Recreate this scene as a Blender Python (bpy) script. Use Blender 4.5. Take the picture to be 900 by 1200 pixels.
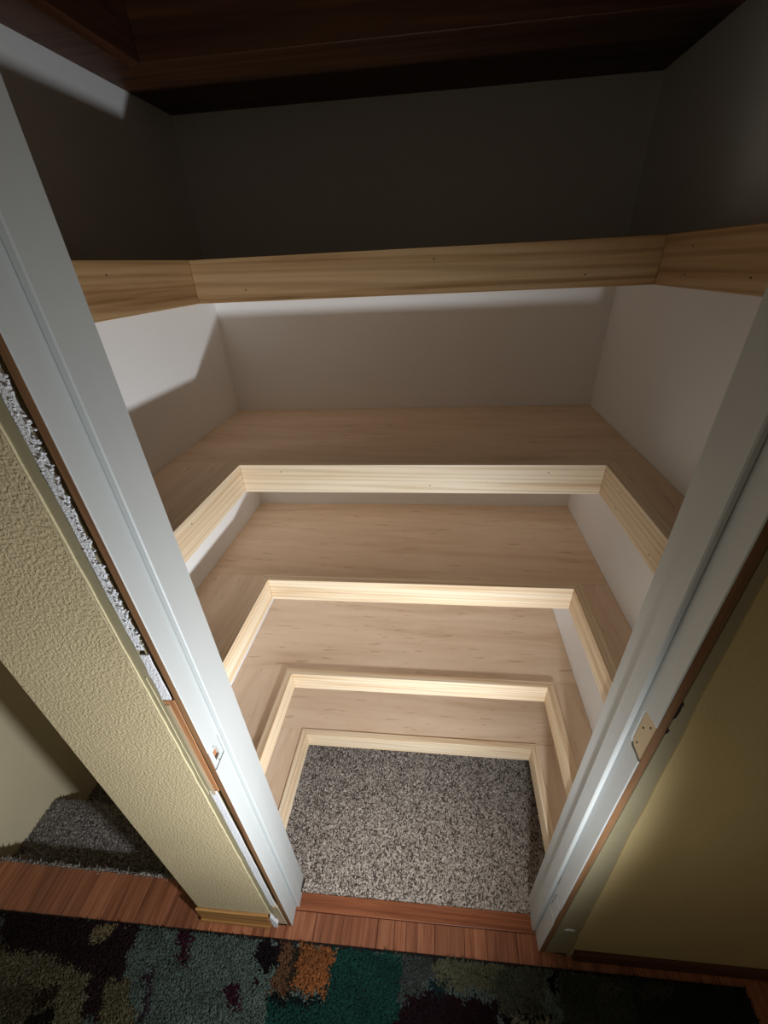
import bpy, bmesh, math, random
import numpy as np
from mathutils import Matrix, Vector

# ------------------------------------------------------------------ start, camera, world, light
for o in list(bpy.data.objects):
    bpy.data.objects.remove(o, do_unlink=True)
scene = bpy.context.scene
COL = scene.collection
G = 1.14                                   # survey units -> metres
CAM = np.array([0.3385, -0.4168, 1.4858])  # survey units
FPX = 478.26                               # focal length in pixels of the 900x1200 frame
ROT = (math.pi / 2 - 0.5476, 0.0431, 0.117)

cam_d = bpy.data.cameras.new('camera')
cam_d.sensor_fit = 'HORIZONTAL'
cam_d.sensor_width = 36.0
cam_d.lens = 36.0 * FPX / 900.0
cam_d.clip_start = 0.01
cam = bpy.data.objects.new('camera', cam_d)
COL.objects.link(cam)
cam.location = Vector(CAM * G)
cam.rotation_euler = ROT
scene.camera = cam

world = bpy.data.worlds.new('hall_ambient')
scene.world = world
world.use_nodes = True
world.node_tree.nodes['Background'].inputs[0].default_value = (1.0, 0.80, 0.52, 1)
world.node_tree.nodes['Background'].inputs[1].default_value = 0.06

# hand-held work light, low in the hall to the right of the photographer
LIGHT = np.array([0.533, -0.437, 0.735])
AIM = LIGHT + np.array([-0.74, 0.64, -0.10])
ld = bpy.data.lights.new('work_light', 'SPOT')
ld.energy = 46
ld.color = (0.92, 0.965, 1.0)
ld.shadow_soft_size = 0.024
ld.spot_size = math.radians(156)
ld.spot_blend = 1.0
lo = bpy.data.objects.new('work_light', ld)
COL.objects.link(lo)
lo.location = Vector(LIGHT * G)
lo.rotation_euler = Vector(AIM - LIGHT).to_track_quat('-Z', 'Y').to_euler()
# spill of the same lamp around its beam
sd = bpy.data.lights.new('work_light_spill', 'POINT')
sd.energy = 1.0
sd.color = (1.0, 0.93, 0.82)
sd.shadow_soft_size = 0.024
so = bpy.data.objects.new('work_light_spill', sd)
COL.objects.link(so)
so.location = Vector(LIGHT * G)

vs = scene.view_settings
vs.view_transform = 'Standard'
vs.look = 'None'
vs.gamma = 1.0
vs.exposure = 0.0
vs.use_curve_mapping = False
scene.cycles.diffuse_bounces = 6
scene.cycles.max_bounces = 14

# ------------------------------------------------------------------ helpers
rng = random.Random(7)
nrg = np.random.default_rng(11)
MW = {}


def srgb(r, g, b):
    f = lambda c: c / 12.92 if c <= 0.04045 else ((c + 0.055) / 1.055) ** 2.4
    return (f(r / 255), f(g / 255), f(b / 255), 1.0)


_q = Matrix.Rotation(ROT[2], 3, 'Z') @ Matrix.Rotation(ROT[1], 3, 'Y') @ Matrix.Rotation(ROT[0], 3, 'X')


def on_floor(u, v, z=0.0):
    """floor point (survey units) seen at pixel u, v of the 900x1200 frame"""
    d = _q @ Vector(((u - 450) / FPX, (600 - v) / FPX, -1.0))
    t = (z - CAM[2]) / d.z
    return (CAM[0] + d.x * t, CAM[1] + d.y * t)


TH = math.atan(0.0335)                      # the hall wall is a touch out of square
CT, ST = math.cos(TH), math.sin(TH)


def H(u, v):
    """hall wall frame: u along the wall, v into the closet from the hall face"""
    return (u * CT - v * ST, -0.103 + u * ST + v * CT)


def tag(o, label=None, cat=None, group=None, kind=None):
    if label: o['label'] = label
    if cat: o['category'] = cat
    if group: o['group'] = group
    if kind: o['kind'] = kind
    return o


def place(o, mw, parent):
    if parent is not None:
        o.parent = parent
        o.matrix_parent_inverse = MW[parent].inverted()
    o.matrix_basis = mw
    MW[o] = mw
    return o


def empty(name, xy, z=0.0, parent=None):
    o = bpy.data.objects.new(name, None)
    o.empty_display_size = 0.05
    COL.objects.link(o)
    return place(o, Matrix.Translation(Vector((xy[0] * G, xy[1] * G, z * G))), parent)


def obj_from_bm(name, bm, mat, parent, org, ang=0.0):
    """bm holds metres in world axes; origin goes to org, local x to ang"""
    mw = Matrix.Translation(Vector(org)) @ Matrix.Rotation(ang, 4, 'Z')
    bm.transform(mw.inverted())
    me = bpy.data.meshes.new(name)
    bm.to_mesh(me)
    bm.free()
    for m in (mat if isinstance(mat, (list, tuple)) else [mat]):
        me.materials.append(m)
    o = bpy.data.objects.new(name, me)
    COL.objects.link(o)
    return place(o, mw, parent)


def prism_bm(poly, z0, z1, bevel=0.0, seg=1):
    bm = bmesh.new()
    area = sum(poly[i][0] * poly[(i + 1) % len(poly)][1] - poly[(i + 1) % len(poly)][0] * poly[i][1] for i in range(len(poly)))
    if area < 0: poly = poly[::-1]
    lo_ = [bm.verts.new((x * G, y * G, z0 * G)) for x, y in poly]
    hi_ = [bm.verts.new((x * G, y * G, z1 * G)) for x, y in poly]
    bm.faces.new(lo_[::-1])
    bm.faces.new(hi_)
    n = len(poly)
    for i in range(n):
        bm.faces.new((lo_[i], lo_[(i + 1) % n], hi_[(i + 1) % n], hi_[i]))
    if bevel:
        bmesh.ops.bevel(bm, geom=list(bm.edges), offset=bevel, segments=seg, profile=0.6, affect='EDGES')
    return bm


def prism(name, poly, z0, z1, mat, parent=None, ang=0.0, bevel=0.0, seg=1):
    poly = [tuple(p) for p in poly]
    cx = sum(p[0] for p in poly) / len(poly) * G
    cy = sum(p[1] for p in poly) / len(poly) * G
    return obj_from_bm(name, prism_bm(poly, z0, z1, bevel, seg), mat, parent, (cx, cy, z0 * G), ang)


def hbox(name, u0, u1, v0, v1, z0, z1, mat, parent=None, bevel=0.0, ang=None):
    return prism(name, [H(u0, v0), H(u1, v0), H(u1, v1), H(u0, v1)], z0, z1, mat, parent, TH if ang is None else ang, bevel)


def face_prism(name, uz, v0, v1, mat, parent=None, bevel=0.0):
    """outline in (u, z) of the hall wall, extruded from v0 to v1"""
    bm = bmesh.new()
    a = [bm.verts.new((*[c * G for c in H(u, v0)], z * G)) for u, z in uz]
    b = [bm.verts.new((*[c * G for c in H(u, v1)], z * G)) for u, z in uz]
    n = len(uz)
    bm.faces.new(a)
    bm.faces.new(b[::-1])
    for i in range(n):
        bm.faces.new((a[i], b[i], b[(i + 1) % n], a[(i + 1) % n]))
    bmesh.ops.recalc_face_normals(bm, faces=bm.faces)
    if bevel:
        bmesh.ops.bevel(bm, geom=list(bm.edges), offset=bevel, segments=1, affect='EDGES')
    mz = min(z for _, z in uz)
    mu = sum(u for u, _ in uz) / n
    x, y = H(mu, v0)
    return obj_from_bm(name, bm, mat, parent, (x * G, y * G, mz * G), TH)


def side_prism(name, vz, u0, u1, mat, parent=None):
    """outline in (v, z) on a jamb face, extruded along u"""
    bm = bmesh.new()
    a = [bm.verts.new((*[c * G for c in H(u0, v)], z * G)) for v, z in vz]
    b = [bm.verts.new((*[c * G for c in H(u1, v)], z * G)) for v, z in vz]
    n = len(vz)
    bm.faces.new(a)
    bm.faces.new(b[::-1])
    for i in range(n):
        bm.faces.new((a[i], b[i], b[(i + 1) % n], a[(i + 1) % n]))
    bmesh.ops.recalc_face_normals(bm, faces=bm.faces)
    mz = min(z for _, z in vz)
    mv = sum(v for v, _ in vz) / n
    x, y = H(u0, mv)
    return obj_from_bm(name, bm, mat, parent, (x * G, y * G, mz * G), TH)


def cut(o, cutters):
    """boolean away the cutters and delete them"""
    for c in cutters:
        m = o.modifiers.new('cut', 'BOOLEAN')
        m.operation = 'DIFFERENCE'
        m.solver = 'EXACT'
        m.object = c
    bpy.context.view_layer.update()
    dg = bpy.context.evaluated_depsgraph_get()
    me = bpy.data.meshes.new_from_object(o.evaluated_get(dg))
    o.modifiers.clear()
    o.data = me
    for c in cutters:
        bpy.data.objects.remove(c, do_unlink=True)


# ------------------------------------------------------------------ materials
class NT:
    def __init__(self, name):
        self.m = bpy.data.materials.new(name)
        self.m.use_nodes = True
        self.t = self.m.node_tree
        self.b = self.t.nodes['Principled BSDF']

    def n(self, typ, **kw):
        nd = self.t.nodes.new(typ)
        for k, v in kw.items():
            if k in nd.inputs: nd.inputs[k].default_value = v
            else: setattr(nd, k, v)
        return nd

    def l(self, a, b): self.t.links.new(a, b)

    def ramp(self, fac, stops):
        r = self.n('ShaderNodeValToRGB')
        e = r.color_ramp.elements
        while len(e) < len(stops): e.new(0.5)
        for i, (p, c) in enumerate(stops):
            e[i].position = p
            e[i].color = c
        self.l(fac, r.inputs[0])
        return r.outputs[0]

    def mix(self, fac, a, b, mode='MIX'):
        m = self.n('ShaderNodeMix', data_type='RGBA', blend_type=mode)
        for s, v in ((m.inputs[0], fac), (m.inputs[6], a), (m.inputs[7], b)):
            if hasattr(v, 'links'): self.l(v, s)
            else: s.default_value = v
        return m.outputs[2]

    def bump(self, h, strength, dist):
        b = self.n('ShaderNodeBump', Strength=strength, Distance=dist)
        self.l(h, b.inputs['Height'])
        self.l(b.outputs[0], self.b.inputs['Normal'])


def coords(n, scale, jitter=True):
    tc = n.n('ShaderNodeTexCoord')
    v = tc.outputs['Object']
    if jitter:
        oi = n.n('ShaderNodeObjectInfo')
        mu = n.n('ShaderNodeMath', operation='MULTIPLY')
        mu.inputs[1].default_value = 13.7
        n.l(oi.outputs['Random'], mu.inputs[0])
        ad = n.n('ShaderNodeVectorMath', operation='ADD')
        n.l(v, ad.inputs[0])
        n.l(mu.outputs[0], ad.inputs[1])
        v = ad.outputs[0]
    mp = n.n('ShaderNodeMapping')
    mp.inputs['Scale'].default_value = scale
    n.l(v, mp.inputs['Vector'])
    return mp.outputs[0]


def noise(n, vec, scale, detail=5, rough=0.55, dist=0.0):
    x = n.n('ShaderNodeTexNoise', Scale=scale, Detail=detail, Roughness=rough, Distortion=dist)
    n.l(vec, x.inputs['Vector'])
    return x.outputs[0]


def wood(name, light, mid, dark, length=1.6, cross=26, rough=0.55, fleck=0.0, rings=0.5, spec=0.3, vary=0.0, up=False):
    n = NT(name)
    sc_ = (lambda a, b: (b, b, a)) if up else (lambda a, b: (a, b, b))
    v = coords(n, sc_(length, cross))
    g1 = noise(n, v, 1.0, 6, 0.6, 0.6)
    c = n.ramp(g1, [(0.30, dark), (0.47, mid), (0.66, light)])
    if rings:
        v2 = coords(n, sc_(length * 0.55, cross * 0.9))
        w = n.n('ShaderNodeTexWave', Scale=1.1, Distortion=7.0, Detail=2.0, wave_type='BANDS', bands_direction='DIAGONAL')
        w.inputs['Detail Scale'].default_value = 0.8
        n.l(v2, w.inputs['Vector'])
        rr = n.ramp(w.outputs[1], [(0.0, (1, 1, 1, 1)), (0.6, (1, 1, 1, 1)), (1.0, (0.62, 0.55, 0.46, 1))])
        c = n.mix(rings, c, rr, 'MULTIPLY')
    if fleck:
        v3 = coords(n, (14, 95, 95))
        f = noise(n, v3, 1.0, 2, 0.5)
        ff = n.ramp(f, [(0.655, (1, 1, 1, 1)), (0.70, (0.60, 0.50, 0.42, 1))])
        c = n.mix(fleck, c, ff, 'MULTIPLY')
    if vary:
        oi = n.n('ShaderNodeObjectInfo')
        vr = n.ramp(oi.outputs['Random'], [(0.0, (1 - vary, 1 - vary, 1 - vary, 1)), (1.0, (1, 1, 1, 1))])
        c = n.mix(1.0, c, vr, 'MULTIPLY')
    n.l(c, n.b.inputs['Base Color'])
    n.b.inputs['Roughness'].default_value = rough
    n.b.inputs['Specular IOR Level'].default_value = spec
    n.bump(g1, 0.10, 0.002)
    return n.m


def paint(name, col, rough=0.6, var=0.06, bump=0.0, bscale=160, bdist=0.002, spec=0.3, stain=None):
    n = NT(name)
    v = coords(n, (1, 1, 1), False)
    a = noise(n, v, 5.0, 4)
    d = tuple(c * (1 - var * 2) for c in col[:3]) + (1,)
    c = n.ramp(a, [(0.3, d), (0.7, col)])
    if stain:
        s = noise(n, v, 38.0, 5, 0.7)
        sm = n.ramp(s, [(0.64, (0, 0, 0, 1)), (0.74, (1, 1, 1, 1))])
        c = n.mix(sm, c, stain)
    n.l(c, n.b.inputs['Base Color'])
    n.b.inputs['Roughness'].default_value = rough
    n.b.inputs['Specular IOR Level'].default_value = spec
    if bump:
        h1 = noise(n, v, bscale, 3, 0.5, 0.4)
        h = n.ramp(h1, [(0.42, (0, 0, 0, 1)), (0.60, (1, 1, 1, 1))])
        n.bump(h, bump, bdist)
    return n.m


def fibre(name, cols, rough=0.95):
    """per-tuft random colour; cols are (position, colour) stops"""
    n = NT(name)
    g = n.n('ShaderNodeNewGeometry')
    c = n.ramp(g.outputs['Random Per Island'], cols)
    n.l(c, n.b.inputs['Base Color'])
    n.b.inputs['Roughness'].default_value = rough
    n.b.inputs['Specular IOR Level'].default_value = 0.05
    return n.m


def dyed(name):
    n = NT(name)
    a = n.n('ShaderNodeAttribute', attribute_name='dye')
    g = n.n('ShaderNodeNewGeometry')
    r = n.ramp(g.outputs['Random Per Island'], [(0.0, (0.28, 0.28, 0.28, 1)), (1.0, (0.42, 0.42, 0.42, 1))])
    c = n.mix(1.0, a.outputs['Color'], r, 'MULTIPLY')
    n.l(c, n.b.inputs['Base Color'])
    n.b.inputs['Roughness'].default_value = 0.95
    n.b.inputs['Specular IOR Level'].default_value = 0.05
    return n.m


PLY = wood('maple_plywood', srgb(232, 209, 184), srgb(223, 198, 171), srgb(208, 179, 149), 2.2, 14, 0.5, fleck=0.5, rings=0.10)
BROWN = wood('dark_brown_board', srgb(84, 52, 32), srgb(66, 38, 22), srgb(44, 24, 14), 2.0, 40, 0.5, rings=0.3)  # dark brown wood colour for the boards and edging of the topmost shelf
PINE = wood('pine_edging', srgb(240, 222, 196), srgb(231, 207, 174), srgb(208, 174, 134), 1.5, 55, 0.5, rings=0.40)
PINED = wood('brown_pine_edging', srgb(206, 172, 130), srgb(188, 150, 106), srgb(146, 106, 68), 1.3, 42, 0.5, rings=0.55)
OAKF = wood('red_oak_floor', srgb(184, 122, 88), srgb(160, 98, 68), srgb(118, 68, 46), 3.0, 60, 0.42, rings=0.35, vary=0.40, spec=0.4)
OAKT = wood('oak_threshold', srgb(168, 104, 70), srgb(146, 84, 54), srgb(106, 58, 36), 2.0, 60, 0.38, rings=0.4, spec=0.4)
SHIM = wood('bare_fir', srgb(196, 150, 108), srgb(176, 124, 84), srgb(140, 92, 60), 2.0, 60, 0.7, rings=0.3, up=True)
STUD = wood('dusty_stud', srgb(196, 178, 148), srgb(180, 160, 130), srgb(150, 128, 100), 2.0, 50, 0.8, rings=0.3, up=True)
JEDGE = wood('raw_jamb_edge', srgb(150, 112, 78), srgb(126, 90, 60), srgb(92, 62, 40), 2.0, 40, 0.7, rings=0.3, up=True)
BASEL = wood('varnished_base', srgb(190, 146, 92), srgb(168, 122, 72), srgb(130, 88, 50), 2.0, 60, 0.4, rings=0.4)
BASED = wood('dark_base', srgb(96, 62, 40), srgb(78, 48, 30), srgb(52, 32, 22), 2.0, 60, 0.45, rings=0.3)
CLOSET = paint('closet_white', srgb(239, 239, 239), 0.7, 0.012, 0.10, 90, 0.0008)
HALL = paint('hall_cream_knockdown', srgb(208, 190, 152), 0.6, 0.05, 0.5, 190, 0.0017)
HALLR = paint('hall_tan_smooth', srgb(206, 184, 134), 0.6, 0.05, 0.20, 110, 0.001)
STRIP = paint('bare_casing_strip', srgb(158, 148, 118), 0.7, 0.08, 0.10, 60, 0.001, stain=srgb(132, 118, 90))
STAIRW = paint('stairwell_cream', srgb(236, 222, 186), 0.65, 0.03, 0.12, 110, 0.001)
WHITE = paint('jamb_white_gloss', srgb(194, 197, 196), 0.5, 0.02, 0.05, 40, 0.0006, 0.45)
RIDGE = paint('paint_ridge', srgb(214, 200, 162), 0.6, 0.05, 0.3, 120, 0.001)
GYP = paint('broken_gypsum', srgb(236, 236, 240), 0.9, 0.06, 0.4, 260, 0.002, stain=srgb(150, 146, 144))
RECESS = paint('mortise_wood', srgb(206, 184, 150), 0.75, 0.06, 0.1, 120, 0.001, stain=srgb(238, 232, 222))
BLACK = paint('dark_hole', srgb(34, 28, 24), 0.9)
UNDER = paint('unpainted_ceiling', srgb(196, 184, 160), 0.8)
BACKC = paint('carpet_backing', srgb(92, 82, 74), 0.95)
BACKS = paint('stair_carpet_backing', srgb(70, 66, 64), 0.95)
BACKR = paint('rug_backing', srgb(26, 24, 24), 0.95)
CARPET = fibre('speckled_carpet', [(0.0, srgb(98, 86, 78)), (0.22, srgb(124, 112, 102)), (0.34, srgb(186, 173, 162)), (0.75, srgb(208, 196, 185)), (1.0, srgb(230, 221, 210))])
STAIRC = fibre('grey_stair_carpet', [(0.0, srgb(110, 105, 102)), (0.5, srgb(160, 154, 150)), (1.0, srgb(200, 194, 188))])
RUGF = dyed('dyed_wool')

# ------------------------------------------------------------------ survey of the closet
K = 0.877


def S(x, y, z): return tuple(CAM[i] + ((x, y, z)[i] - CAM[i]) * K for i in range(3))


SK = 0.0238
yb_ = lambda x: 0.3241 + SK * (x - 0.3)
wb_ = lambda x: 0.7028 + SK * (x - 0.3)
XL, XR, WL, WR = -0.0655, 0.6608, -0.2293, 0.7434
FL, FR = S(XL, yb_(XL), 0)[:2], S(XR, yb_(XR), 0)[:2]      # inner corners of the edging
BL, BR = S(WL, wb_(WL), 0)[:2], S(WR, wb_(WR), 0)[:2]      # back corners of the closet
ZS = [S(0, 0, z)[2] for z in (0.1603, 0.4702, 0.8302, 1.1414, 1.5038, 1.7899)]
HF = 0.0635 * K
TF = 0.0165
TP = 0.0165
DEPTH = 0.101
CEIL = 2.14
wl, wr = BL[0], BR[0]


def front_y(x): return -0.103 + 0.0335 * x + DEPTH + 0.0006


# ------------------------------------------------------------------ structure
OUT = -0.250                                 # stair side of the stub wall
JL, JR = -0.0160, 0.637                       # outsides of the jamb boards
tag(prism('wall_left', [(OUT, front_y(OUT)), (wl, front_y(wl)), (wl, BL[1] + 0.09), (OUT, BL[1] + 0.09)], 0, CEIL, CLOSET),
    'white closet wall carrying the left ends of the shelves', 'wall', kind='structure')
tag(prism('wall_right', [(wr, front_y(wr)), (wr + 0.09, front_y(wr)), (wr + 0.09, BR[1] + 0.09), (wr, BR[1] + 0.09)], 0, CEIL, CLOSET),
    'white closet wall carrying the right ends of the shelves', 'wall', kind='structure')
tag(prism('wall_back', [BL, BR, (BR[0], BR[1] + 0.09), (BL[0], BL[1] + 0.09)], 0, CEIL, CLOSET),
    'white rear wall of the closet behind the shelves', 'wall', kind='structure')

# left stub wall between stairwell and closet door
stub = hbox('wall_front_left', OUT, -0.0525, 0.0, DEPTH, 0, CEIL, HALL, bevel=0.004)
tag(stub, 'narrow cream knockdown-textured wall between stairwell and closet door', 'wall', kind='structure')
hbox('inner_face', OUT + 0.01, -0.0525, DEPTH, DEPTH + 0.0005, 0, CEIL, CLOSET, stub)
hbox('stud', -0.0525, -0.0350, 0.013, DEPTH, 0, CEIL, STUD, stub)


def wobble(u, z0, z1, amp, step=0.012, seed=1):
    r = random.Random(seed)
    out, z, w = [], z0, 0.0
    while z < z1:
        w = 0.6 * w + r.uniform(-amp, amp)
        out.append((u + w, z))
        z += step * r.uniform(0.6, 1.4)
    out.append((u, z1))
    return out


def strip_between(left, right): return left + right[::-1]


face_prism('casing_strip', strip_between(wobble(-0.0525, 0.06, CEIL, 0.0004, 0.05, 2), wobble(-0.037, 0.06, CEIL, 0.0006, 0.03, 3)), 0.0012, 0.013, STRIP, stub)
face_prism('paint_ridge', strip_between(wobble(-0.0538, 0.06, CEIL, 0.0005, 0.012, 4), wobble(-0.0518, 0.06, CEIL, 0.0006, 0.012, 5)), -0.0010, 0.002, RIDGE, stub)
face_prism('paint_ridge', strip_between(wobble(-0.0445, 0.70, 1.02, 0.0005, 0.012, 6), wobble(-0.0436, 0.70, 1.02, 0.0005, 0.012, 7)), 0.0002, 0.002, RIDGE, stub)
# torn gypsum board edge, three lengths
face_prism('gypsum_edge', strip_between(wobble(-0.0375, 1.075, CEIL, 0.0010, 0.010, 8), wobble(-0.0262, 1.075, CEIL, 0.0020, 0.006, 9)), 0.0012, 0.0028, GYP, stub)
face_prism('gypsum_edge', strip_between(wobble(-0.0370, 0.972, 1.066, 0.0012, 0.012, 10), wobble(-0.0240, 0.972, 1.066, 0.0006, 0.012, 11)), 0.0008, 0.0028, GYP, stub)
face_prism('gypsum_edge', strip_between(wobble(-0.0400, 0.14, 0.712, 0.0006, 0.02, 12), wobble(-0.0265, 0.14, 0.712, 0.0006, 0.02, 13)), 0.0010, 0.0028, GYP, stub)
bm = bmesh.new()
for i in range(420):
    z = rng.uniform(1.078, 1.75)
    u = -0.0260 + rng.gauss(-0.002, 0.0030)
    if u > -0.0225 or u < -0.037: continue
    r_ = rng.uniform(0.0009, 0.0024)
    x, y = H(u, rng.uniform(0.0008, 0.0026))
    bmesh.ops.create_icosphere(bm, subdivisions=1, radius=r_ * G, matrix=Matrix.Translation((x * G, y * G, z * G)) @ Matrix.Rotation(rng.random() * 6, 4, 'X') @ Matrix.Diagonal((1, 0.8, rng.uniform(0.6, 1.5), 1)))
tag(obj_from_bm('gypsum_crumbs', bm, GYP, stub, (H(-0.025, 0)[0] * G, H(-0.025, 0)[1] * G, 1.08 * G)), kind='stuff')
# shims and the loose block at the foot
face_prism('shim', [(-0.0372, 0.715), (-0.0215, 0.713), (-0.0193, 0.972), (-0.0372, 0.970)], 0.0008, 0.05, SHIM, stub, 0.0006)
face_prism('shim', [(-0.0365, 0.700), (-0.0300, 0.702), (-0.0300, 0.96), (-0.0365, 0.96)], 0.0002, 0.0010, STUD, stub)
face_prism('foot_block', [(-0.044, 0.004), (-0.021, 0.004), (-0.024, 0.128), (-0.041, 0.135)], 0.001, 0.03, STUD, stub, 0.001)
face_prism('torn_paper', [(-0.056, 0.002), (-0.046, -0.000), (-0.040, 0.030), (-0.045, 0.052), (-0.050, 0.085), (-0.0545, 0.07)], -0.006, 0.001, GYP, stub)

# right hall wall
rw = hbox('wall_front_right', 0.6405, 1.75, 0.0012, DEPTH, 0, CEIL, STRIP)
tag(rw, 'tan hall wall beside the hinge jamb with a bare strip of removed casing', 'wall', kind='structure')
edge = [(0.700, 0.048), (0.694, 0.12), (0.690, 0.20), (0.686, 0.30), (0.682, 0.42), (0.676, 0.55), (0.669, 0.68), (0.668, 0.76), (0.664, 0.84), (0.661, 0.95),
        (0.655, 1.04), (0.6545, 1.12), (0.652, 1.22), (0.650, 1.32), (0.649, 1.6), (0.649, CEIL)]
face_prism('painted_face', edge + [(1.75, CEIL), (1.75, 0.048)], -0.0006, 0.0012, HALLR, rw)
hbox('inner_face', 0.6405, wr, DEPTH, DEPTH + 0.0005, 0, CEIL, CLOSET, rw)
face_prism('paint_smear', [(0.655, 0.178), (0.664, 0.185), (0.675, 0.182), (0.680, 0.178), (0.674, 0.173), (0.660, 0.171)], 0.0004, 0.0012, GYP, rw)
face_prism('torn_paper', [(0.692, 0.0), (0.699, 0.002), (0.703, 0.030), (0.700, 0.046), (0.694, 0.03)], -0.004, 0.001, STRIP, rw)
for i, (z, h) in enumerate(((0.985, 0.030), (0.955, 0.012), (1.005, 0.018))):
    face_prism('gouge', [(0.6385, z), (0.6420, z + h * 0.2), (0.6428, z + h * 0.7), (0.6390, z + h)], 0.0006, 0.0012, BLACK, rw)
tag(hbox('wall_front_top', JL - 0.0355, JR + 0.0035, 0.0, DEPTH, 1.80, CEIL, HALL), 'wall above the closet door opening', 'wall', kind='structure')
tag(prism('ceiling', [(-1.1, -1.6), (1.75, -1.6), (1.75, 0.75), (-1.1, 0.75)], CEIL, CEIL + 0.05, UNDER), 'ceiling over hall and closet', 'ceiling', kind='structure')

# stairwell
SW = -1.03
TRZ = -0.16
tag(prism('wall_stairwell', [(SW - 0.09, -1.4), (SW, -1.4), (SW, 0.95), (SW - 0.09, 0.95)], -0.6, CEIL, STAIRW),
    'smooth cream wall along the far side of the stairwell', 'wall', kind='structure')
stairs = empty('floor_stairwell', (-0.64, 0.05), -0.6)
tag(stairs, 'carpeted stairs going down beside the stub wall', 'stairs', kind='structure')


def nosed(y0, y1, z, zb, r=0.022):
    bm = bmesh.new()
    prof = [(y0, zb), (y0, z)]
    for i in range(7):
        a = math.pi / 2 - i / 6 * math.pi
        prof.append((y1 - r + r * math.cos(a), z - r + r * math.sin(a)))
    prof += [(y1 - 0.02, z - 2 * r), (y1 - 0.02, zb)]
    a_ = [bm.verts.new((SW * G, y * G, zz * G)) for y, zz in prof]
    b_ = [bm.verts.new((OUT * G, y * G, zz * G)) for y, zz in prof]
    n = len(prof)
    for i in range(n):
        bm.faces.new((a_[i], b_[i], b_[(i + 1) % n], a_[(i + 1) % n]))
    bm.faces.new(a_[::-1])
    bm.faces.new(b_)
    bmesh.ops.recalc_face_normals(bm, faces=bm.faces)
    return bm


obj_from_bm('stair_tread', nosed(-0.045, 0.172, TRZ, -0.6), BACKS, stairs, (-0.64 * G, 0.06 * G, TRZ * G))
obj_from_bm('stair_tread', nosed(0.150, 0.400, TRZ * 2, -0.6), BACKS, stairs, (-0.64 * G, 0.27 * G, TRZ * 2 * G))
obj_from_bm('stair_tread', nosed(0.380, 0.95, TRZ * 3, -0.6), BACKS, stairs, (-0.64 * G, 0.5 * G, TRZ * 3 * G))

# hall floor: sub-floor and strip planks
sub = prism('floor', [(SW, -1.4), (1.75, -1.4), H(1.75, 0.0), H(0.70, 0.0), H(0.70, 0.030), H(-0.05, 0.030), H(-0.05, 0.0), H(OUT, 0.0), (OUT, -0.045), (SW, -0.062)], -0.03, -0.008, BACKR)
tag(sub, 'red-brown wood strip floor of the hall', 'floor', kind='structure')
stair_edge = lambda x: -0.0585 + 0.0245 * (x + 0.93)
x = SW
prng = random.Random(3)
while x < 1.70:
    w = prng.choice((0.030, 0.044, 0.056, 0.075, 0.092))
    x1 = min(x + w, 1.73)
    a, b = x + 0.0005, x1 - 0.0005
    if b < OUT - 0.01:
        ya, yc = stair_edge(a), stair_edge(b)
    elif a > -0.05 and b < 0.70:
        ya, yc = H(a, 0.0305)[1], H(b, 0.0305)[1]
    else:
        ya, yc = H(a, 0.0)[1], H(b, 0.0)[1]
    prism('floor_plank', [(a, -0.70), (b, -0.70), (b, yc), (a, ya)], -0.008, prng.uniform(-0.0006, 0.0), OAKF, sub, math.pi / 2, 0.0006)
    x = x1
th = prism('trim_1', [H(-0.0185, 0.031), H(0.6385, 0.031), H(0.6385, 0.068), H(-0.0185, 0.068)], -0.008, 0.0035, OAKT, None, TH, 0.0016, 2)
tag(th, 'reddish oak threshold board across the closet doorway', 'threshold', kind='structure')

# closet floor and its carpet
cf = prism('floor_closet', [H(-0.03, 0.066), H(0.65, 0.066), H(0.65, DEPTH), (wr, front_y(wr)), BR, BL, (wl, front_y(wl)), H(-0.03, DEPTH)], -0.03, -0.004, BACKC)
tag(cf, 'closet floor under speckled carpet', 'floor', kind='structure')


def pile(name, pts, size, height, mat, lean=0.5, cols=None, spread=0.35):
    """three-sided tufts standing on pts (survey units), one mesh"""
    n = len(pts)
    P = np.asarray(pts) * G
    a = nrg.random(n) * 2 * np.pi
    s = size * G * (1 + spread * (nrg.random(n) - 0.5) * 2)
    h = height * G * (0.7 + 0.6 * nrg.random(n))
    V = np.zeros((n, 4, 3))
    for k in range(3):
        V[:, k, 0] = P[:, 0] + s * np.cos(a + k * 2.0944)
        V[:, k, 1] = P[:, 1] + s * np.sin(a + k * 2.0944)
        V[:, k, 2] = P[:, 2]
    la = nrg.random(n) * 2 * np.pi
    lr = lean * h * nrg.random(n)
    V[:, 3, 0] = P[:, 0] + lr * np.cos(la)
    V[:, 3, 1] = P[:, 1] + lr * np.sin(la)
    V[:, 3, 2] = P[:, 2] + h
    org = P.mean(0)
    org[2] = P[:, 2].min()
    V = (V - org).reshape(-1, 3)
    base = np.arange(n)[:, None, None] * 4
    F = (base + np.array([[0, 1, 3], [1, 2, 3], [2, 0, 3]])[None]).reshape(-1, 3)
    me = bpy.data.meshes.new(name)
    me.vertices.add(len(V))
    me.vertices.foreach_set('co', V.ravel())
    me.loops.add(F.size)
    me.loops.foreach_set('vertex_index', F.ravel().astype(np.int32))
    me.polygons.add(len(F))
    me.polygons.foreach_set('loop_start', np.arange(0, F.size, 3, dtype=np.int32))
    me.update(calc_edges=True)
    me.validate()
    if cols is not None:
        at = me.color_attributes.new('dye', 'FLOAT_COLOR', 'POINT')
        at.data.foreach_set('color', np.repeat(np.asarray(cols), 4, axis=0).ravel().astype(np.float32))
    me.materials.append(mat)
    o = bpy.data.objects.new(name, me)
    COL.objects.link(o)
    return place(o, Matrix.Translation(Vector(org)), None)


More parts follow.
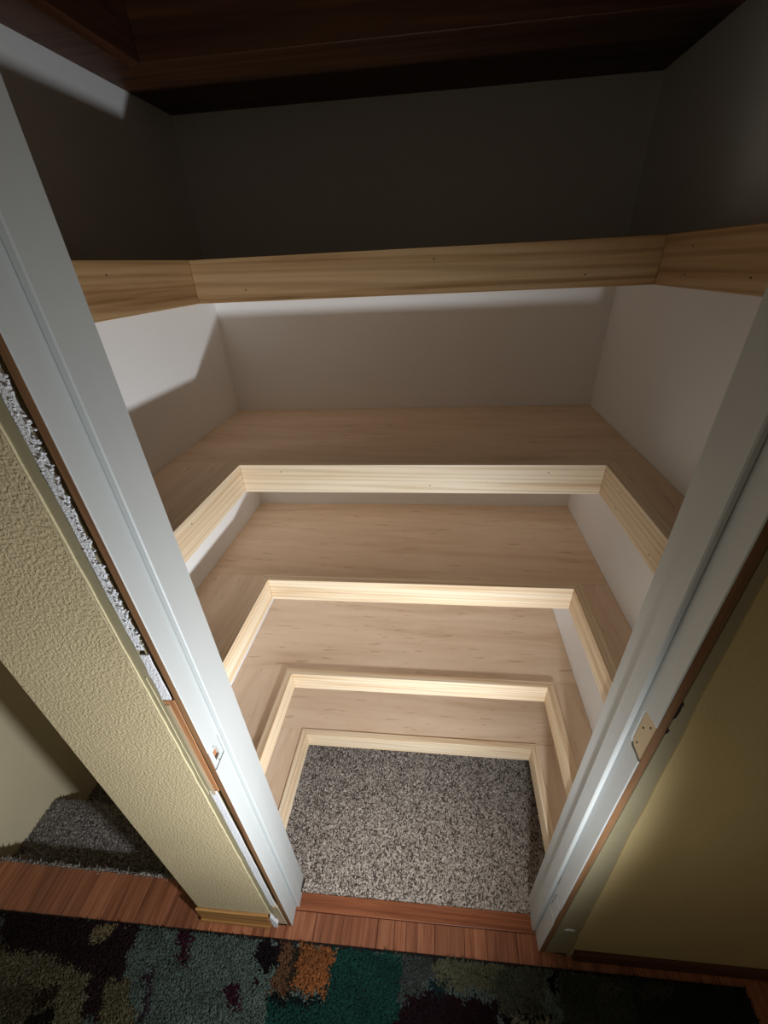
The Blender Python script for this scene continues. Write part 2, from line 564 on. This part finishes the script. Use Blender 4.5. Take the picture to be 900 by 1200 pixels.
def scatter(x0, x1, y0, y1, step):
    gx, gy = np.meshgrid(np.arange(x0, x1, step), np.arange(y0, y1, step))
    p = np.stack([gx.ravel(), gy.ravel()], 1)
    return p + (nrg.random(p.shape) - 0.5) * step * 0.95


p = scatter(wl + 0.004, wr - 0.004, -0.05, 0.50, 0.0033)
yl = -0.103 + 0.0335 * p[:, 0]
ok = (p[:, 1] > yl + 0.068) & (p[:, 1] < BL[1] - 0.01)
ok &= ~((p[:, 1] < yl + DEPTH) & ((p[:, 0] < 0.0) | (p[:, 0] > 0.619)))
p = p[ok]
cp = pile('closet_carpet', np.c_[p, np.full(len(p), -0.0038)], 0.0034, 0.0085, CARPET, 0.9)
tag(cp, 'speckled beige-brown cut pile carpet on the closet floor', 'carpet', kind='stuff')

pts = []
q = scatter(SW + 0.004, OUT - 0.004, -0.05, 0.150, 0.0046)
q = q[q[:, 1] > stair_edge(q[:, 0]) + 0.002]
pts.append(np.c_[q, np.full(len(q), TRZ)])
q = scatter(SW + 0.004, OUT - 0.004, 0.150, 0.171, 0.0030)
zz = TRZ - 0.022 + np.sqrt(np.maximum(0, 0.022 ** 2 - (q[:, 1] - 0.150) ** 2))
pts.append(np.c_[q, zz])
q = scatter(SW + 0.004, OUT - 0.004, 0.175, 0.395, 0.0055)
pts.append(np.c_[q, np.full(len(q), TRZ * 2)])
q = scatter(SW + 0.004, OUT - 0.004, -0.058, -0.040, 0.0030)
d_ = q[:, 1] - stair_edge(q[:, 0])
q = q[(d_ > 0.0005) & (d_ < 0.006)]
pts.append(np.c_[q, np.full(len(q), -0.008)])
prism('riser_carpet', [(SW, stair_edge(SW)), (OUT, stair_edge(OUT)), (OUT, stair_edge(OUT) + 0.0065), (SW, stair_edge(SW) + 0.0065)], TRZ, -0.006, BACKS, stairs)
sc = pile('stair_carpet', np.concatenate(pts), 0.0042, 0.011, STAIRC, 1.0)
tag(sc, 'grey plush carpet covering the stair treads', 'carpet', kind='stuff')

# baseboards
bl = face_prism('baseboard_left', [(OUT - 0.002, 0.0), (-0.060, 0.0), (-0.058, 0.078), (OUT - 0.002, 0.078)], -0.0065, -0.0002, BASEL, None, 0.0012)
tag(bl, 'short honey-brown wooden baseboard on the cream stub wall', 'baseboard', kind='structure')
hbox('shoe_strip', OUT - 0.002, -0.064, -0.011, -0.0066, 0.0, 0.018, BASEL, bl, 0.0012)
br = hbox('baseboard_right', 0.704, 1.75, -0.010, -0.0008, 0.0, 0.050, BASED, None, 0.0015)
tag(br, 'dark brown wooden baseboard along the tan hall wall', 'baseboard', kind='structure')

# ------------------------------------------------------------------ door frame without its door
frame = empty('door_1', H(0.31, 0.05), 0.0)
tag(frame, 'white painted closet door frame with door and casing removed', 'door frame', kind='structure')


def jamb(u_edge, u_face, u_stop, u_back, s):
    """outside, rebate face, stop face and rear face positions along the wall"""
    j = hbox('jamb', min(u_edge, u_face), max(u_edge, u_face), 0.0, DEPTH, 0.0, 1.79, WHITE, frame, 0.0012)
    return j


jl = jamb(JL, -0.0065, 0, 0, 1)
jr = jamb(JR, 0.6245, 0, 0, -1)
hbox('jamb_edge', JL - 0.0003, -0.0078, -0.0006, 0.0008, 0.001, 1.79, JEDGE, jl)
hbox('jamb_edge', 0.6262, JR + 0.0003, -0.0006, 0.0008, 0.001, 1.79, JEDGE, jr)
hbox('stop', -0.0065, 0.0030, 0.0365, 0.0660, 0.0035, 1.78, WHITE, frame, 0.0018)
hbox('stop', 0.6165, 0.6245, 0.0355, 0.0660, 0.0035, 1.78, WHITE, frame, 0.0018)
hbox('back_liner', -0.0065, -0.0030, 0.0660, DEPTH, 0.0, 1.78, WHITE, frame, 0.0010)
hbox('back_liner', 0.6205, 0.6245, 0.0660, DEPTH, 0.0, 1.78, WHITE, frame, 0.0010)
hbox('head_jamb', JL, JR, 0.0, DEPTH, 1.79, 1.80, WHITE, frame)


def leaf(v0, v1, z0, z1, r):
    """hinge leaf outline: square at the front edge, clipped corners inside"""
    return [(v0, z0), (v1 - r, z0 + r * 0.2), (v1 - r * 0.3, z0 + r * 0.6), (v1, z0 + r * 1.6), (v1, z1 - r * 1.6), (v1 - r * 0.3, z1 - r * 0.6), (v1 - r, z1 - r * 0.2), (v0, z1)]


cut(jr, [side_prism('cutter', leaf(-0.004, 0.0285, 0.888, 0.968, 0.007), 0.618, 0.6272, WHITE),
         side_prism('cutter', leaf(-0.004, 0.0290, 0.215, 0.300, 0.006), 0.618, 0.6272, WHITE)])
mort = side_prism('hinge_mortise', leaf(0.0012, 0.0275, 0.890, 0.966, 0.007), 0.6266, 0.6276, RECESS, jr)
tag(mort, 'bare wood hinge mortise')
for v, z in ((0.009, 0.953), (0.0195, 0.936), (0.0185, 0.903)):
    side_prism('screw_hole', [(v + 0.0016 * math.cos(i * 1.047), z + 0.0019 * math.sin(i * 1.047)) for i in range(6)], 0.6262, 0.6270, BLACK, mort)
side_prism('hinge_patch', leaf(0.0012, 0.0266, 0.219, 0.296, 0.006), 0.6247, 0.6280, WHITE, jr)
side_prism('dark_scuff', [(0.0330, 0.330), (0.0352, 0.329), (0.0353, 0.365), (0.0335, 0.362)], 0.6243, 0.6246, STRIP, jr)

sq = lambda v0, v1, z0, z1: [(v0, z0), (v1, z0), (v1, z1), (v0, z1)]
cut(jl, [side_prism('cutter', sq(-0.003, 0.0318, 0.786, 0.836), -0.0095, -0.004, WHITE),
         side_prism('cutter', sq(0.0095, 0.0215, 0.797, 0.824), -0.016, -0.004, WHITE)])
sp = side_prism('strike_plate', sq(0.0010, 0.0300, 0.7885, 0.8350), -0.0105, -0.0072, WHITE, jl)
tag(sp, 'white painted strike plate patch')
cut(sp, [side_prism('cutter', sq(0.0095, 0.0215, 0.799, 0.822), -0.016, -0.004, WHITE)])
side_prism('latch_hole', sq(0.0085, 0.0225, 0.796, 0.825), -0.0155, -0.0120, SHIM, sp)
for z in (0.791, 0.829):
    side_prism('screw_hole', [(0.0155 + 0.0014 * math.cos(i * 1.047), z + 0.0014 * math.sin(i * 1.047)) for i in range(6)], -0.0074, -0.0070, BLACK, sp)

# ------------------------------------------------------------------ six U-shaped shelves
LABELS = ['pale plywood U-shaped shelf directly above the closet carpet, lowest of the stack',
          'brightly lit U-shaped plywood shelf with a raised lip, second up from the carpet',
          'U-shaped plywood shelf with pine edging, third up from the carpet',
          'U-shaped plywood shelf with pine edging, fourth up from the carpet',
          'shadowed U-shaped shelf showing only its pine edging, fifth up from the carpet',
          'dark brown U-shaped shelf seen from below, topmost in the closet']
LIPS = [0.003, 0.0048, 0.002, 0.0012, 0.0015, 0.0015]
fy = lambda x: front_y(x) + 0.0008
slope = (FR[1] - FL[1]) / (FR[0] - FL[0])
yin = lambda x: FL[1] + slope * (x - FL[0])            # inner face of the rear edging
SANG = math.atan(slope)
e = 0.0006
for i, z in enumerate(ZS):
    sh = empty('u_shaped_shelf', ((wl + wr) / 2, yin(0.3) + 0.1), z - HF)
    tag(sh, LABELS[i], 'shelf', 'pine-edged U-shaped shelves in the closet')
    zt = z - LIPS[i]
    zb = zt - TP
    yo = lambda x: yin(x) + TF
    ply, pine = (BROWN, BROWN) if i == 5 else (PLY, PINED) if i == 4 else (PLY, PINE)
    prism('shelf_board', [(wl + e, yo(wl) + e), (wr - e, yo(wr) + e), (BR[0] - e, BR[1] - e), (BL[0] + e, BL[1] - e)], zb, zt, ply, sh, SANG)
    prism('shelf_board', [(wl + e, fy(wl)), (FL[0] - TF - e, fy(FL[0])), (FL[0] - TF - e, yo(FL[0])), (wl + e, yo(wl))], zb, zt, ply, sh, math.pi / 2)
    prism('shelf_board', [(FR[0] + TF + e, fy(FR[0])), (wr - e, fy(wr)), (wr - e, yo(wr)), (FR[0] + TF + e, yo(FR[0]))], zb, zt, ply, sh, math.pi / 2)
    # mitred edging: rear, left arm, right arm
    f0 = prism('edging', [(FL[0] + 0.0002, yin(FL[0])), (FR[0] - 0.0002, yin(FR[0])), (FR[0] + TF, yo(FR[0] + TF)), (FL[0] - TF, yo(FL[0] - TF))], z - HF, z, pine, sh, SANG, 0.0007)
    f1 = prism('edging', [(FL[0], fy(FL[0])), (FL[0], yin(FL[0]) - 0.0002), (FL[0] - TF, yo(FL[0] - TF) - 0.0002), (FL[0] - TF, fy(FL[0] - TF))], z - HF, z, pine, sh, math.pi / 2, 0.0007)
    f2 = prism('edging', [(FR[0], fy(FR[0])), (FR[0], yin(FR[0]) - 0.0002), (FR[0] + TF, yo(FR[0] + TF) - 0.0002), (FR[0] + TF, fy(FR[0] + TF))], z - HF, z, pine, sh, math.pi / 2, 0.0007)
    if i in (3, 4):
        for k, xx in enumerate((0.06, 0.33, 0.53)):
            zz = z - HF * (0.25 if (k + i) % 2 else 0.72)
            bm = bmesh.new()
            bmesh.ops.create_cone(bm, cap_ends=True, segments=6, radius1=0.0012, radius2=0.0012, depth=0.0006,
                                  matrix=Matrix.Translation((xx * G, yin(xx) * G, zz * G)) @ Matrix.Rotation(math.pi / 2, 4, 'X'))
            obj_from_bm('nail_hole', bm, BLACK, f0, (xx * G, yin(xx) * G, zz * G))
        for yy in (0.05, 0.17):
            for q_, fz in ((0, 0.25), (1, 0.75)):
                xx, par = ((FL[0], f1), (FR[0], f2))[1 if yy > 0.1 or q_ else 0]
                zz = z - HF * fz
                bm = bmesh.new()
                bmesh.ops.create_cone(bm, cap_ends=True, segments=6, radius1=0.0012, radius2=0.0012, depth=0.0006,
                                      matrix=Matrix.Translation((xx * G, yy * G, zz * G)) @ Matrix.Rotation(math.pi / 2, 4, 'Y'))
                obj_from_bm('nail_hole', bm, BLACK, par, (xx * G, yy * G, zz * G))

# ------------------------------------------------------------------ rug
RUGZ = 0.006
rug_y = lambda x: -0.1335 + 0.0352 * (x + 0.097)
rug = prism('area_rug', [(-1.0, -1.0), (1.085, -1.0), (1.085, rug_y(1.085)), (-1.0, rug_y(-1.0))], 0.0004, RUGZ, BACKR, None, 0, 0.002)
tag(rug, 'abstract patchwork rug in teal, maroon, olive and orange lying in the hall', 'rug')
PATCH = [
    ([(0, 1062), (165, 1085), (152, 1112), (128, 1195), (95, 1195), (100, 1142), (60, 1122), (0, 1114)], (66, 36, 42)),
    ([(0, 1112), (60, 1120), (102, 1142), (94, 1215), (-60, 1230), (-80, 1110)], (150, 142, 102)),
    ([(0, 1160), (40, 1150), (46, 1200), (0, 1210)], (112, 104, 72)),
    ([(45, 1160), (72, 1152), (60, 1178), (40, 1180)], (70, 52, 34)),
    ([(35, 1185), (65, 1182), (62, 1205), (30, 1205)], (46, 32, 24)),
    ([(103, 1103), (112, 1086), (136, 1080), (128, 1098), (108, 1104)], (196, 172, 116)),
    ([(142, 1082), (154, 1082), (150, 1086)], (190, 170, 110)),
    ([(126, 1150), (152, 1145), (158, 1220), (110, 1220)], (146, 134, 92)),
    ([(208, 1086), (222, 1088), (226, 1102), (219, 1112), (222, 1132), (206, 1128), (212, 1110)], (88, 30, 52)),
    ([(166, 1142), (180, 1140), (176, 1172), (168, 1200), (160, 1200), (168, 1168)], (84, 66, 76)),
    ([(265, 1155), (281, 1158), (279, 1182), (263, 1180)], (84, 24, 48)),
    ([(295, 1148), (304, 1148), (302, 1160), (294, 1158)], (60, 22, 38)),
    ([(301, 1101), (330, 1103), (326, 1132), (306, 1140), (298, 1122)], (38, 18, 28)),
    ([(329, 1103), (350, 1105), (345, 1132), (338, 1164), (312, 1164), (324, 1132)], (150, 100, 58)),
    ([(345, 1105), (353, 1105), (345, 1164), (337, 1164)], (74, 62, 42)),
    ([(353, 1105), (392, 1109), (390, 1130), (381, 1168), (343, 1160)], (214, 122, 34)),
    ([(393, 1108), (472, 1116), (462, 1230), (306, 1230), (312, 1166), (380, 1170)], (18, 96, 84)),
    ([(318, 1166), (380, 1170), (372, 1180), (310, 1176)], (20, 44, 40)),
    ([(470, 1117), (512, 1121), (496, 1166), (468, 1186)], (96, 104, 98)),
    ([(508, 1121), (530, 1123), (524, 1130), (506, 1130)], (64, 44, 40)),
    ([(512, 1122), (590, 1128), (575, 1160), (500, 1160)], (142, 140, 102)),
    ([(504, 1148), (528, 1150), (524, 1166), (500, 1164)], (40, 76, 76)),
    ([(488, 1163), (583, 1174), (586, 1230), (458, 1230), (465, 1186)], (56, 18, 30)),
    ([(590, 1128), (640, 1133), (640, 1192), (585, 1188), (572, 1160)], (112, 118, 92)),
    ([(585, 1188), (650, 1194), (660, 1200), (590, 1205)], (40, 32, 34)),
    ([(602, 1194), (652, 1198), (660, 1230), (596, 1230)], (176, 172, 140)),
    ([(643, 1132), (651, 1133), (652, 1164), (645, 1162)], (36, 26, 26)),
    ([(652, 1134), (745, 1142), (745, 1230), (660, 1230)], (92, 98, 72)),
    ([(700, 1150), (730, 1152), (724, 1170), (698, 1168)], (126, 122, 84)),
    ([(745, 1142), (880, 1152), (900, 1230), (745, 1230)], (64, 76, 66)),
    ([(752, 1152), (790, 1156), (780, 1172), (750, 1170)], (104, 104, 80)),
]
rp = np.concatenate([scatter(-0.995, 1.080, -0.34, -0.08, 0.0034), scatter(-0.995, 1.080, -0.99, -0.34, 0.0056)])
rp = rp[rp[:, 1] < rug_y(rp[:, 0]) - 0.006]
cols = np.tile(np.array(srgb(128, 150, 138)), (len(rp), 1))


def inside(poly, P):
    r = np.zeros(len(P), bool)
    n = len(poly)
    for i in range(n):
        (x1, y1), (x2, y2) = poly[i], poly[(i + 1) % n]
        c = (y1 > P[:, 1]) != (y2 > P[:, 1])
        xi = (x2 - x1) * (P[:, 1] - y1) / ((y2 - y1) or 1e-9) + x1
        r ^= c & (P[:, 0] < xi)
    return r


wob = rp + np.stack([np.sin(rp[:, 1] * 190 + 2) * 0.004 + np.sin(rp[:, 0] * 83) * 0.003, np.sin(rp[:, 0] * 120) * 0.004], 1) + (nrg.random(rp.shape) - 0.5) * 0.011
DYES = [(44, 22, 30), (150, 142, 102), (18, 96, 84), (56, 18, 30), (112, 118, 92), (150, 100, 58), (92, 98, 72), (84, 30, 52)]
for k in range(46):                                    # the design goes on over the rest of the rug
    cx_, cy_ = rng.uniform(-1.0, 1.08), rng.uniform(-1.0, -0.36)
    w_, h_ = rng.uniform(0.04, 0.16), rng.uniform(0.03, 0.11)
    blk = [(cx_ - w_, cy_ - h_), (cx_ + w_, cy_ - h_ * 0.8), (cx_ + w_ * 0.9, min(cy_ + h_, -0.32)), (cx_ - w_, min(cy_ + h_ * 0.8, -0.32))]
    cols[inside(blk, wob)] = srgb(*DYES[k % len(DYES)])
for poly, c in PATCH:
    cols[inside([on_floor(u, v, 0.01) for u, v in poly], wob)] = srgb(*c)
shade = 0.85 + 0.3 * (0.5 + 0.25 * np.sin(rp[:, 0] * 41 + 3 * np.sin(rp[:, 1] * 37)) + 0.25 * np.sin(rp[:, 1] * 63 + 2 * np.sin(rp[:, 0] * 29)))
cols[:, :3] *= shade[:, None]
grey = cols[:, :3].mean(1, keepdims=True)
cols[:, :3] = cols[:, :3] * 0.78 + (grey * 0.18 + 0.012)
rpile = pile('rug_pile', np.c_[rp, np.full(len(rp), RUGZ - 0.0005)], 0.0038, 0.009, RUGF, 1.2, cols)
rpile.parent = rug
rpile.matrix_parent_inverse = MW[rug].inverted()
tag(rpile, kind='stuff')
